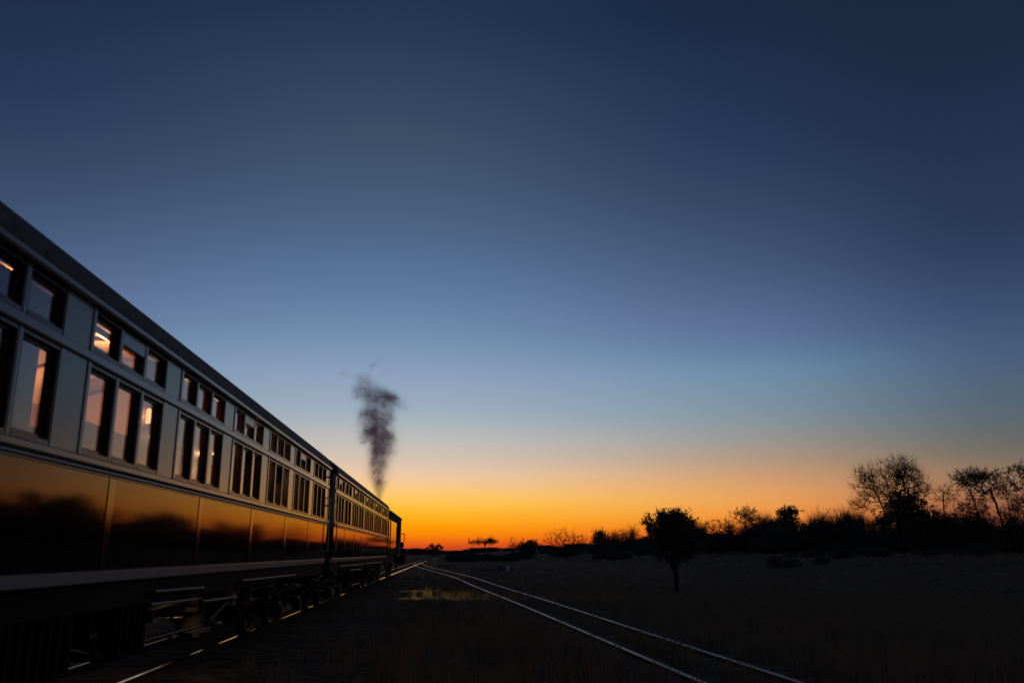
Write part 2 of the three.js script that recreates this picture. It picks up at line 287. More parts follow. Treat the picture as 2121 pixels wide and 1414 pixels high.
// paneU: [[u0, u1], ...] window openings along the side; seams: joints of the lower panels
function coach(start, length, openings, seams, label, opt) {
  const root = thing('passenger_coach', V(MAIN_X, 0, -start), label, 'railway coach', opt.group);
  const L = length, x0 = HW - 0.1;
  const part = (n, g, m, p = root) => mesh(n, g, m, p);
  // lower side: sheets with cover strips over their joints
  const edges = [0, ...seams, L];
  for (let i = 0; i < edges.length - 1; i++) {
    const g = boxOf(x0, HW, 1.33, 2.1, edges[i] + 0.0012, edges[i + 1] - 0.0012, 0.003), gp = g.attributes.position;
    for (let q = 0; q < gp.count; q++) gp.setX(q, gp.getX(q) - (2.1 - gp.getY(q)) * 0.016);   // the sides turn in below the waist
    g.computeVertexNormals();
    part('side_panel', g, M.brown);
    if (i) {
      const s = part('cover_strip', chamfer(0.007, 0.76, 0.15, 0.002), M.strip);
      s.position.set(HW - 0.0035, 1.715, -(edges[i] + 0.07)); s.rotation.z = -0.012; s.rotation.y = opt.stripTurn ?? 0.012;
    }
  }
  part('stripe_board', boxOf(x0 - 0.03, HW - 0.012, 1.228, 1.326, 0, L, 0.008), M.cream);
  part('waist_moulding', new Build().box(x0, HW + 0.004, 2.104, 2.112, 0, L).add(new THREE.CylinderGeometry(0.016, 0.016, L, 10, 1).rotateX(Math.PI / 2).translate(HW + 0.002, 2.132, -L / 2)).box(x0, HW - 0.012, 2.1121, 2.156, 0, L).done(), M.cream);
  for (let u = 0; u < L - 0.1; u += 2.6) part('sill_rail', boxOf(x0 - 0.02, HW + 0.035, 2.158, 2.222, u + 0.002, Math.min(L, u + 2.6) - 0.002, 0.012), M.cream);
  part('middle_rail', boxOf(x0 - 0.02, HW + 0.022, 2.968, 3.05, 0, L, 0.012), M.cream);
  for (let u = 0; u < L - 0.1; u += 5.2) part('cornice', boxOf(x0 - 0.02, HW + 0.06, 3.418, 3.478, u + 0.002, Math.min(L, u + 5.2) - 0.002, 0.014), M.cream);
  // posts and panels between the openings, on two rows
  const gaps = [[0, openings[0][0]]];
  openings.forEach((o, i) => gaps.push([o[1], i + 1 < openings.length ? openings[i + 1][0] : L]));
  for (const [y0, y1, nm] of [[2.222, 2.968, 'lower'], [3.05, 3.418, 'upper']]) for (const [a, b] of gaps) {
    if (b - a < 0.16) part('mullion', boxOf(x0, HW - 0.004, y0, y1, a, b, 0.008), M.cream);
    else {
      part('window_panel', boxOf(x0, HW - 0.002, y0, y1, a + 0.002, b - 0.062, 0.006), M.cream);
      part('mullion', boxOf(x0, HW + 0.008, y0, y1, b - 0.05, b, 0.008), M.cream);
      part('panel_joint', boxOf(x0, HW - 0.03, y0, y1, b - 0.0619, b - 0.0501), M.black);
    }
  }
  openings.forEach(([a, b], i) => {
    for (const [y0, y1, row] of [[2.222, 2.968, 0], [3.05, 3.418, 1]]) {
      const f = 0.02, top = row ? 0.036 : 0.032, xa = HW - 0.09, xb = HW - 0.008, w = new Build();
      w.box(xa, xb, y0, y1, a, a + f).box(xa, xb, y0, y1, b - f, b).box(xa, xb, y1 - top, y1, a + f, b - f).box(xa, xb + 0.004, y0, y0 + 0.04, a + f, b - f);
      w.box(xa, xa + 0.045, y0 + 0.04, y0 + 0.075, a + f, b - f).box(xa, xa + 0.045, y1 - top - 0.022, y1 - top, a + f, b - f).box(xa, xa + 0.045, y0 + 0.04, y1 - top, a + f, a + f + 0.022).box(xa, xa + 0.045, y0 + 0.04, y1 - top, b - f - 0.022, b - f);
      const win = part('window', w.done(), M.mahogany);
      part('pane', boxOf(xa + 0.026, xa + 0.03, y0 + 0.075, y1 - top - 0.022, a + f + 0.022, b - f - 0.022), M.glass, win).geometry;
      if (row && opt.vent(i)) part('vent_panel', boxOf(HW - 0.06, HW - 0.01, y1 - 0.15, y1 - 0.001, a + f, b - f, 0.008), M.cream, win);
    }
  });
  // roof and ceiling
  const arc = (a, b, n, rev) => { const o = []; for (let i = 0; i <= n; i++) { const t = (rev ? n - i : i) / n * Math.PI; o.push([a * Math.cos(t), 3.478 + b * Math.sin(t)]); } return o; };
  const ring = (a, b, a2, b2) => { const s = new THREE.Shape(), p = [...arc(a, b, 26), ...arc(a2, b2, 26, true)]; s.moveTo(...p[0]); for (const q of p.slice(1)) s.lineTo(...q); s.closePath(); return s; };
  const roof = part('roof', new THREE.ExtrudeGeometry(ring(1.51, 0.6, 1.46, 0.55), { depth: L + 0.16, bevelEnabled: false }).translate(0, 0, -L - 0.08), M.roof);
  for (let u = 2.2; u < L; u += 3.4) {
    const v = new Build();
    v.add(new THREE.CylinderGeometry(0.11, 0.13, 0.12, 14).translate(-0.35, 4.1, -u)).add(new THREE.CylinderGeometry(0.16, 0.15, 0.04, 14).translate(-0.35, 4.17, -u));
    part('roof_vent', v.done(), M.roof, roof);
  }
  part('ceiling', new THREE.ExtrudeGeometry(ring(1.42, 0.47, 1.39, 0.44), { depth: L - 0.2, bevelEnabled: false }).translate(0, 0, -L + 0.1), M.ceiling);
  for (let u = 0.9; u < L - 0.3; u += 1.15) part('ceiling_rib', new THREE.ExtrudeGeometry(ring(1.388, 0.438, 1.36, 0.4), { depth: 0.05, bevelEnabled: false }).translate(0, 0, -u), M.wood);
  // far side, floor, ends and inside walls
  part('far_wall', boxOf(-HW, -HW + 0.09, 1.228, 3.478, 0, L), M.wood);
  part('floor', boxOf(-HW + 0.09, x0, FLOOR - 0.06, FLOOR, 0.05, L - 0.05), M.wood);
  for (const [a, b] of [[0, 0.06], [L - 0.06, L]]) {
    const s = new THREE.Shape(); s.moveTo(HW - 0.1, 1.19); s.lineTo(HW - 0.1, 3.46); for (const q of arc(1.45, 0.545, 20)) s.lineTo(...q); s.lineTo(-HW + 0.08, 3.46); s.lineTo(-HW + 0.08, 1.19); s.closePath();
    part('end_wall', new THREE.ExtrudeGeometry(s, { depth: b - a, bevelEnabled: false }).translate(0, 0, -b), M.black);
  }
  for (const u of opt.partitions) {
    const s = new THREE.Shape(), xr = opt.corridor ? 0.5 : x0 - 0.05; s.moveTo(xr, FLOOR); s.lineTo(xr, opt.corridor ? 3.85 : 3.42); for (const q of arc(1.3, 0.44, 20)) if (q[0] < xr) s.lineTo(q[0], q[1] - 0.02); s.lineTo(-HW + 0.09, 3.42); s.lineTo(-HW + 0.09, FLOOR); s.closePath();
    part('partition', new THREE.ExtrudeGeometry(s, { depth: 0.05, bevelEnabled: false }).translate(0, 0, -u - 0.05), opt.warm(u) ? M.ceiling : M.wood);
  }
  if (opt.corridor) {                 // wall between corridor and compartments, glazed where it is open
    const X0 = 0.501, X1 = 0.53, top = 3.86; let u = 0.1;
    const w = (a, b, y0, y1) => { if (b - a > 0.01 && y1 - y0 > 0.01) part('corridor_wall', boxOf(X0, X1, y0, y1, a, b), M.wood); };
    for (const [a, b, holes] of opt.corridor) { w(u, a, FLOOR, top); let y = FLOOR; for (const [y0, y1] of holes) { w(a, b, y, y0); y = y1; } w(a, b, y, top); u = b; }
    w(u, L - 0.1, FLOOR, top);
  }
  for (const [a, b, m] of opt.curtains) {
    const pos = [], n = Math.ceil((b - a) / 0.02);
    for (let k = 0; k < n; k++) { const q = (j) => [HW - 0.19 + 0.018 * Math.sin(j * 1.15), -(a + (b - a) * j / n)], [xa, za] = q(k), [xb, zb] = q(k + 1); pos.push(xa, 2.24, za, xb, 2.24, zb, xb, 3.0, zb, xa, 2.24, za, xb, 3.0, zb, xa, 3.0, za); }
    part('curtain', flat(pos), m);
  }
  for (const [i, h, m] of opt.blinds) { const [a, b] = openings[i]; part('blind', boxOf(HW - 0.125, HW - 0.12, 2.96 - h, 2.96, a + 0.03, b - 0.03), m); }
  // gangway bellows towards the next coach
  if (opt.gangway) {
    const b = new Build();
    for (let k = 0; k < 7; k++) b.box(-0.62 - 0.04 * (k % 2), 0.62 + 0.04 * (k % 2), 1.15, 3.5, L + 0.02 + k * 0.17, L + 0.17 + k * 0.17, 0.03);
    part('gangway', b.done(), M.black);
    part('coupler', new Build().box(-0.12, 0.12, 0.72, 0.95, L, L + 1.2, 0.03).done(), M.iron);
  }
  for (const e of [0.12, L - 0.12]) part('grab_rail', new Build().rod(V(HW + 0.06, 1.5, -e), V(HW + 0.06, 2.75, -e), 0.014).rod(V(HW - 0.02, 1.5, -e), V(HW + 0.06, 1.5, -e), 0.014).rod(V(HW - 0.02, 2.75, -e), V(HW + 0.06, 2.75, -e), 0.014).done(), M.steel);
  for (const y of [2.55, 3.22]) part('lamp_bracket', new Build().box(HW - 0.005, HW + 0.07, y, y + 0.035, L - 0.2, L - 0.17).box(HW + 0.05, HW + 0.07, y, y + 0.12, L - 0.2, L - 0.17).done(), M.black);
  // underframe
  part('solebar', new Build().box(HW - 0.2, HW - 0.08, 0.98, 1.227, 0.1, L - 0.1, 0.01).box(-HW + 0.08, -HW + 0.2, 0.98, 1.227, 0.1, L - 0.1).box(-1.1, 1.1, 0.96, 1.15, 0.1, 0.35).box(-1.1, 1.1, 0.96, 1.15, L - 0.35, L - 0.1).done(), M.black);
  for (const s of [-1, 1]) {
    const x = s * 1.26, [a, b, c, d] = opt.truss, t = new Build();
    t.rod(V(x, 1.0, -a), V(x, 0.6, -b), 0.02).rod(V(x, 0.6, -b), V(x, 0.58, -c), 0.02).rod(V(x, 0.58, -c), V(x, 1.0, -d), 0.02);
    part('truss_rod', t.done(), M.iron);
    for (const q of [b, c]) part('queen_post', new Build().rod(V(x, 0.58, -q), V(x, 1.05, -q + 0.16), 0.032).rod(V(x, 0.58, -q), V(x, 1.05, -q - 0.16), 0.032).box(x - 0.06, x + 0.06, 0.55, 0.63, q - 0.07, q + 0.07, 0.01).done(), M.black);
  }
  for (const [a, b, y] of opt.pipes) part('brake_pipe', new Build().rod(V(HW - 0.04, y, -a), V(HW - 0.04, y - 0.03, -b), 0.024, 10).done(), M.iron);
  for (const [a, b] of opt.boxes) {
    part('battery_box', boxOf(HW - 0.62, HW - 0.1, 0.52, 1.0, a, b, 0.02), M.black);
    for (let u = a + 0.08; u < b; u += 0.16) part('box_rib', boxOf(HW - 0.1, HW - 0.075, 0.56, 0.97, u, u + 0.03), M.black);
  }
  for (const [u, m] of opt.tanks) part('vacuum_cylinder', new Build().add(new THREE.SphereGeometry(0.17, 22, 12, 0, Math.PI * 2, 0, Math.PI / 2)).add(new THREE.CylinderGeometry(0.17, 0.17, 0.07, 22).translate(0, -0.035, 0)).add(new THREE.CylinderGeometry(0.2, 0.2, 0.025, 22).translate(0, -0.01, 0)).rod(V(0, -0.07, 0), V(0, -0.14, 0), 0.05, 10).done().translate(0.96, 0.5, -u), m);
  const ru = rng(Math.round(L * 10 + start * 7)), clear = (u) => opt.bogies.every((c) => Math.abs(u - c) > 1.75);
  for (let u = 1.0; u < L - 0.8; u += 1.25) part('cross_beam', boxOf(-HW + 0.21, HW - 0.21, 0.98, 1.12, u, u + 0.09), M.black);
  for (let i = 0; i < 26; i++) {                                     // hangers, brackets, levers, small pipes
    const u = 0.8 + (L - 1.6) * (i + ru()) / 26, k = ru(), x = HW - 0.12 - 0.3 * ru();
    if (!clear(u)) continue;
    if (k < 0.35) part('hanger', new Build().rod(V(x, 1.0, -u), V(x - 0.05, 0.7 - 0.12 * ru(), -u - 0.1), 0.016).rod(V(x, 1.0, -u - 0.22), V(x - 0.05, 0.72, -u - 0.1), 0.016).done(), M.iron);
    else if (k < 0.7) part('small_pipe', new Build().rod(V(x, 0.95 - 0.1 * ru(), -u), V(x, 0.93 - 0.14 * ru(), -u - 0.7 - 1.2 * ru()), 0.013 + 0.012 * ru()).done(), M.iron);
    else part('bracket', new Build().box(x - 0.05, x + 0.05, 0.76, 0.98, u, u + 0.04, 0.01).box(x - 0.07, x + 0.07, 0.74, 0.8, u - 0.05, u + 0.12, 0.01).done(), M.iron);
  }
  part('brake_shaft', new Build().rod(V(-0.9, 0.74, -L / 2), V(HW - 0.3, 0.74, -L / 2), 0.035).rod(V(0.2, 0.74, -L / 2), V(0.2, 0.55, -L / 2 - 3.5), 0.02).rod(V(0.2, 0.74, -L / 2), V(0.2, 0.52, -L / 2 + 3.5), 0.02).done(), M.iron);
  for (const e of [0.05, L - 0.05]) {
    const c = new THREE.CatmullRomCurve3([V(0.45, 0.98, -e), V(0.47, 0.9, -e - (e > 1 ? 0.18 : -0.18)), V(0.46, 0.62, -e - (e > 1 ? 0.28 : -0.28)), V(0.4, 0.5, -e - (e > 1 ? 0.42 : -0.42))]);
    part('brake_hose', new THREE.TubeGeometry(c, 12, 0.03, 8), M.black);
  }
  for (const u of opt.bogies) bogie(root, u);
  for (const [u] of opt.steps) part('footstep', new Build().box(HW - 0.25, HW + 0.05, 0.62, 0.65, u, u + 0.55).box(HW - 0.25, HW + 0.02, 0.93, 0.96, u, u + 0.55).box(HW - 0.06, HW - 0.04, 0.62, 1.1, u, u + 0.03).box(HW - 0.06, HW - 0.04, 0.62, 1.1, u + 0.52, u + 0.55).done(), M.iron);
  return root;
}
// a lamp fitting inside a coach: bulb in the coach, light of its size in it
function lampAt(root, p, size, cd, kind, tint) {
  const l = p.clone().sub(root.position);
  const g = kind === 'tube' ? new THREE.CapsuleGeometry(size, size * 5, 4, 12).translate(0, 0, 0) : kind === 'bar' ? chamfer(0.42, 0.07, 0.11, 0.012) : new THREE.SphereGeometry(size, 14, 10);
  const m = mesh('lamp', g.translate(l.x, l.y, l.z), M.bulb, root);
  const foot = new Build().add(new THREE.CylinderGeometry(0.03, 0.05, 0.04, 12).translate(l.x, l.y - (kind === 'tube' ? size * 3.8 : size * 1.3), l.z));
  mesh('lamp_holder', foot.done(), M.steel, m);
  if (cd > 0) lampLight(p, cd, tint);
}

const Z1 = 1.1, L1 = 20.2, open1 = [];
for (let k = -2; k <= 5; k++) { const p = 6.46 + 2.385 * k - Z1; for (let w = 0; w < 3; w++) { const a = p + 0.53 + w * 0.632; open1.push([a, a + 0.588]); } }
const coach1 = coach(Z1, L1, open1.filter((o) => o[0] > 0.3), [1.09, 3.82, 6.55, 9.3, 12.03, 14.76, 17.39], 'brown and cream coach with warm lamplit windows, last in the train', {
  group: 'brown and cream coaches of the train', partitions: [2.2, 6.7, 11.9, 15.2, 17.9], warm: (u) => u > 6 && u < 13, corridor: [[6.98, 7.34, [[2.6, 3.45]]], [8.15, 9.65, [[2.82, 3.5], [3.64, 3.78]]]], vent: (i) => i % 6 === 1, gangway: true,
  curtains: [[8.95, 9.07, M.curtain], [10.18, 10.34, M.curtain], [12.1, 12.5, M.golden], [12.75, 12.95, M.golden], [11.55, 11.7, M.curtain]],
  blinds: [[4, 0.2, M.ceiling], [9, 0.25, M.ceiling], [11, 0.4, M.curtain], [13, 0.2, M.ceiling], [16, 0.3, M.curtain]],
  truss: [5.0, 7.1, 10.75, 12.75], pipes: [[8.1, 9.9, 1.09], [11.9, 16.4, 1.08], [8.0, 9.6, 0.97], [9.9, 11.6, 0.9]], boxes: [[7.3, 8.15], [4.4, 6.4]], tanks: [[11.45, M.darkCream], [13.3, M.black]], bogies: [3.0, 17.25], steps: [[0.5], [19.2]],
});
const Z2 = 22.57, L2 = 20.2, open2 = [];
for (let k = 0; k < 5; k++) { let u = 0.22 + k * 3.98; for (const [w, g] of [[0.54, 0.07], [0.54, 0.07], [0.54, 0.24], [0.78, 0.08], [0.72, 0.35]]) { open2.push([u, u + w]); u += w + g; } }
const coach2 = coach(Z2, L2, open2.filter((o) => o[1] < L2 - 0.1), [2.4, 4.9, 7.3, 9.8, 12.3, 14.8, 17.3], 'second brown and cream coach, coupled between the lamplit coach and the locomotive', {
  group: 'brown and cream coaches of the train', partitions: [4.0, 8.0, 12.0, 16.0], warm: () => false, vent: (i) => i % 5 === 1, gangway: false, stripTurn: 0.012,
  curtains: [], blinds: [], truss: [5.4, 7.6, 12.6, 14.8], pipes: [[2, 9, 1.1], [9.5, 17, 1.08], [4.5, 8, 0.95], [5, 7.5, 0.5]], boxes: [[8.2, 9.6], [10.4, 11.6]], tanks: [[6.4, M.black], [12.2, M.pale]], bogies: [2.9, 17.2], steps: [[0.4], [19.2]],
});
// lamps seen through the windows
lampAt(coach1, atLateral(205, 764, -4.12), 0.05, 2.2, 'bar');
lampAt(coach1, V(-5.1, 3.25, -11.6), 0.04, 1.8, 'ball');
lampAt(coach1, atLateral(307, 862, -3.78), 0.03, 0.12, 'tube');
lampAt(coach1, atLateral(369, 908, -3.78), 0.022, 0.9, 'ball');
lampAt(coach1, atLateral(440, 941, -3.78), 0.022, 0.9, 'ball');
lampAt(coach1, atLateral(517, 975, -3.3), 0.02, 0.5, 'ball');
lampAt(coach1, atLateral(10, 585, -3.9), 0.03, 0.3, 'ball');
// shaded reading lamps whose beams fall through a window on to the ground
function spotLamp(root, p, aim, cd, angle) {
  const dir = aim.clone().sub(p).normalize(), q = new THREE.Quaternion().setFromUnitVectors(V(0, -1, 0), dir), l = p.clone().sub(root.position);
  const shade = mesh('lamp_shade', new THREE.LatheGeometry([[0.02, 0.1], [0.035, 0.07], [0.075, -0.03], [0.07, -0.03], [0.03, 0.065], [0.015, 0.09]].map((v) => new THREE.Vector2(...v)), 18).applyQuaternion(q).translate(l.x, l.y, l.z), M.steel, root);
  mesh('bulb', new THREE.SphereGeometry(0.02, 12, 8).translate(l.x, l.y, l.z), M.bulb, shade);
  const s = new THREE.SpotLight(new THREE.Color(1, 0.84, 0.36), cd, 0, angle, 1); s.name = 'lamp_light';
  s.position.copy(p).addScaledVector(dir, 0.045); s.target.position.copy(aim); s.castShadow = true; s.shadow.radius = 7; scene.add(s, s.target);
}
// small lamp hung under the first coach: it gilds the tank behind it and the rail below
lampAt(coach1, atLateral(354, 1315, -3.36), 0.012, 0.3, 'ball', [1, 0.62, 0.24]);
spotLamp(coach2, V(-3.5, 3.3, -30.95), V(0.3, 0, -30.2), 70, 0.5);
spotLamp(coach2, V(-3.38, 3.3, -36.2), V(-1.4, 0, -36.4), 34, 0.3);

// ------------------------------------------------------------------ locomotive
{
  const s0 = 43.6, root = thing('steam_locomotive', V(MAIN_X, 0, -s0), 'black steam locomotive with tall cab at the head of the train, smoke rising from it', 'steam locomotive');
  const part = (n, g, m, p = root) => mesh(n, g, m, p);
  // tender
  const t = part('tender_tank', new Build().box(-HW, HW, 1.34, 3.12, 0, 6.3, 0.05).done(), M.brown);
  part('tender_rim', new Build().box(HW - 0.06, HW + 0.03, 3.12, 3.2, 0, 6.3, 0.02).box(-HW - 0.03, -HW + 0.06, 3.12, 3.2, 0, 6.3, 0.02).done(), M.black, t);
  part('tender_frame', new Build().box(-HW + 0.1, HW - 0.1, 0.95, 1.335, -0.2, 6.9, 0.02).box(-0.15, 0.15, 0.7, 0.95, -0.7, 0).done(), M.black, t);
  const r = rng(5), coal = new Build();
  for (let i = 0; i < 150; i++) { const u = 0.2 + r() * 5.9, x = (r() * 2 - 1) * 1.25, y = 3.1 + 0.5 * (1 - (x / 1.5) ** 2) * r() + 0.1 * Math.min(1, u / 3); coal.add(new THREE.DodecahedronGeometry(0.13 + 0.13 * r(), 0).scale(1, 0.8, 1.1).rotateY(r() * 6).translate(x, y, -u)); }
  part('coal', coal.done(), M.black);
  part('tender_ladder', new Build().rod(V(HW + 0.05, 1.4, -0.15), V(HW + 0.05, 3.4, -0.15), 0.018).rod(V(HW + 0.05, 1.4, -0.5), V(HW + 0.05, 3.4, -0.5), 0.018).done(), M.iron);
  for (const u of [0.9, 2.6, 4.1, 5.8]) wheelset(root, u, 0.43);
  // cab
  const c0 = 6.9, c1 = 11.2;
  const cab = part('cab', new Build().box(HW - 0.05, HW, 1.3, 2.35, c0 + 0.9, c1, 0.02).box(HW - 0.05, HW, 2.35, 3.5, c0 + 0.9, c0 + 1.3).box(HW - 0.05, HW, 2.35, 3.5, c1 - 1.6, c1).box(HW - 0.05, HW, 3.2, 3.5, c0 + 1.3, c1 - 1.6).box(-HW, -HW + 0.05, 1.3, 3.5, c0 + 0.9, c1).box(-HW + 0.05, HW - 0.05, 1.3, 3.5, c1 - 0.06, c1).box(-HW, HW, 1.2, 1.3, c0, c1).done(), M.black);
  const s = new THREE.Shape(), N = 22, rf = (a, b, i) => [a * Math.cos(i / N * Math.PI), 3.42 + b * Math.sin(i / N * Math.PI)];
  s.moveTo(...rf(1.52, 0.42, 0)); for (let i = 1; i <= N; i++) s.lineTo(...rf(1.52, 0.42, i)); for (let i = N; i >= 0; i--) s.lineTo(...rf(1.47, 0.37, i)); s.closePath();
  part('cab_roof', new THREE.ExtrudeGeometry(s, { depth: c1 + 0.2, bevelEnabled: false }).translate(0, 0, -c1 - 0.05), M.black, cab);
  part('roof_valance', new Build().box(HW - 0.05, HW - 0.01, 3.215, 3.44, 0.05, c0 + 0.88, 0.01).box(HW - 0.05, HW - 0.01, 1.305, 3.44, c0 - 0.45, c0 + 0.2, 0.01).done(), M.black, cab);
  part('roof_post', new Build().rod(V(HW - 0.06, 1.3, -0.1), V(HW - 0.06, 3.5, -0.1), 0.04).rod(V(HW - 0.06, 1.3, -(c0 - 0.3)), V(HW - 0.06, 3.5, -(c0 - 0.3)), 0.07).rod(V(HW - 0.06, 1.3, -(c0 + 0.8)), V(HW - 0.06, 3.5, -(c0 + 0.8)), 0.04).done(), M.black, cab);
  part('handrail', new Build().rod(V(HW + 0.07, 1.4, -(c0 + 0.6)), V(HW + 0.07, 2.9, -(c0 + 0.6)), 0.02).rod(V(HW + 0.02, 2.6, -c1 - 0.1), V(HW + 0.2, 2.6, -c1 - 0.1), 0.03).rod(V(HW + 0.2, 2.6, -c1 - 0.1), V(HW + 0.2, 2.1, -c1 - 0.1), 0.025).done(), M.iron, cab);
  // boiler and chimney
  const boiler = part('boiler', new Build().add(new THREE.CylinderGeometry(0.92, 0.92, 8.2, 40).rotateX(Math.PI / 2).translate(0, 2.42, -c1 - 4.1)).add(new THREE.CylinderGeometry(0.97, 0.97, 1.8, 40).rotateX(Math.PI / 2).translate(0, 2.42, -c1 - 7.4)).done(), M.black);
  part('chimney', new THREE.LatheGeometry([[0.34, 0], [0.25, 0.12], [0.24, 0.55], [0.3, 0.62], [0.3, 0.68], [0.22, 0.68], [0.2, 0.1]].map((p) => new THREE.Vector2(...p)), 28).translate(0, 3.3, -14.1), M.black, boiler);
  part('steam_dome', new THREE.LatheGeometry([[0.42, 0], [0.36, 0.12], [0.34, 0.36], [0.22, 0.5], [0, 0.55]].map((p) => new THREE.Vector2(...p)), 26).translate(0, 3.25, -17.0), M.black, boiler);
  // running plate, side tank and front
  part('running_plate', new Build().box(-HW + 0.05, HW - 0.05, 1.32, 1.42, c1, 20.0, 0.02).box(HW - 0.5, HW, 0.72, 1.75, 16.6, 19.3, 0.05).box(-HW, -HW + 0.5, 0.72, 1.75, 16.6, 19.3, 0.05).box(-0.5, 0.5, 0.8, 1.6, c1, 19.5).done(), M.black);
  part('buffer_beam', boxOf(-HW, HW, 0.8, 1.35, 19.6, 19.8, 0.02), M.black);
  const lamp = part('headlamp', new Build().add(new THREE.CylinderGeometry(0.16, 0.19, 0.3, 20).rotateX(Math.PI / 2)).box(-0.14, 0.14, -0.2, 0.2, -0.16, 0.1, 0.03).done().translate(HW - 0.28, 1.97, -17.2), M.black);
  for (const u of [12.6, 14.1, 15.6]) wheelset(root, u, 0.6);
  part('coupling_rod', new Build().box(0.78, 0.83, 0.5, 0.6, 12.4, 15.8, 0.01).done(), M.iron);
  part('footplate_steps', new Build().box(HW - 0.3, HW, 0.45, 0.49, c0 + 0.1, c0 + 0.7).box(HW - 0.3, HW, 0.85, 0.89, c0 + 0.1, c0 + 0.7).box(HW - 0.04, HW, 0.45, 1.2, c0 + 0.1, c0 + 0.14).box(HW - 0.04, HW, 0.45, 1.2, c0 + 0.66, c0 + 0.7).done(), M.black);
}

// ------------------------------------------------------------------ smoke: a cloud of soot flakes rising from the chimney
{
  const r = rng(91), gauss = () => Math.sqrt(-2 * Math.log(1 - r())) * Math.cos(6.2832 * r());
  // x, y in picture pixels of a 4.284 times enlarged crop, radius, thickness
  const puffs = [[584, 1310, 14, 0.7], [582, 1275, 22, 0.8], [580, 1230, 28, 1], [578, 1185, 34, 1], [576, 1140, 42, 1], [574, 1090, 50, 1], [572, 1040, 58, 1.05], [566, 985, 64, 1.1], [574, 930, 62, 1.15], [568, 880, 58, 1.2], [582, 835, 70, 1.25], [618, 800, 70, 1.25], [605, 745, 74, 1.2], [540, 705, 66, 1.35], [500, 700, 46, 1.2], [645, 760, 52, 1.1], [462, 745, 48, 0.9], [428, 790, 26, 0.5], [660, 850, 40, 0.5], [590, 610, 60, 0.9], [520, 560, 62, 0.9], [495, 525, 40, 0.8], [448, 590, 50, 0.7], [640, 600, 42, 0.7], [560, 650, 60, 0.9], [662, 432, 44, 1.2], [640, 395, 40, 0.9], [690, 430, 40, 0.6], [565, 400, 50, 0.6], [500, 395, 46, 0.7], [440, 345, 56, 0.62], [425, 290, 38, 0.35], [380, 350, 32, 0.28], [745, 445, 40, 0.3], [800, 472, 22, 0.25], [700, 530, 40, 0.28], [720, 660, 26, 0.28], [690, 590, 30, 0.28], [527, 108, 28, 0.2], [270, 190, 24, 0.12], [640, 180, 24, 0.07], [470, 280, 40, 0.22], [350, 690, 12, 0.12], [560, 480, 46, 0.34], [620, 500, 44, 0.3], [540, 440, 44, 0.4], [470, 450, 34, 0.26], [610, 350, 40, 0.26], [520, 330, 40, 0.3], [400, 240, 34, 0.22], [450, 210, 30, 0.12], [700, 400, 36, 0.34]];
  const S = 57.6, k = S / FPX / 4.284, pos = [];
  for (const [a, b, rad0, th0] of puffs) {
    const high = b < 640 ? 1 : 0, rad = rad0 * (1 + 0.14 * high), th = th0 * (1 + 0.35 * high);
    const c = atForward(650 + a / 4.284, 730 + b / 4.284, S), R = rad * k, n = Math.round(th * R * R * 80000);
    for (let i = 0; i < n; i++) {
      let p = V(gauss(), gauss(), gauss()).multiplyScalar(R * 0.76).add(c);
      const up = smooth(4.5, 7, p.y), w = 0.05 + 0.16 * up, q = 0.9;
      // the curl of the rising air
      for (const [f, amp] of [[q, w], [q * 2.2, w * 0.5], [q * 5, w * 0.24]]) p = p.clone().add(V(noise.noise(p.x * f, p.y * f, p.z * f + 3), noise.noise(p.x * f + 17, p.y * f, p.z * f), noise.noise(p.x * f, p.y * f + 31, p.z * f)).multiplyScalar(amp));
      p.add(V(gauss(), gauss(), gauss()).multiplyScalar(0.02 + 0.022 * up));
      const e = 0.011 + 0.006 * r(), d1 = V(gauss(), gauss(), gauss()).normalize().multiplyScalar(e), d2 = V(gauss(), gauss(), gauss()).normalize().multiplyScalar(e);
      pos.push(p.x, p.y, p.z, p.x + d1.x, p.y + d1.y, p.z + d1.z, p.x + d2.x, p.y + d2.y, p.z + d2.z);
    }
  }
  tag(mesh('smoke_plume', flat(pos), M.soot, scene), 'grey column of smoke curling up from the locomotive chimney', 'smoke', null, 'stuff');
}

// ------------------------------------------------------------------ trees
const up = V(0, 1, 0);
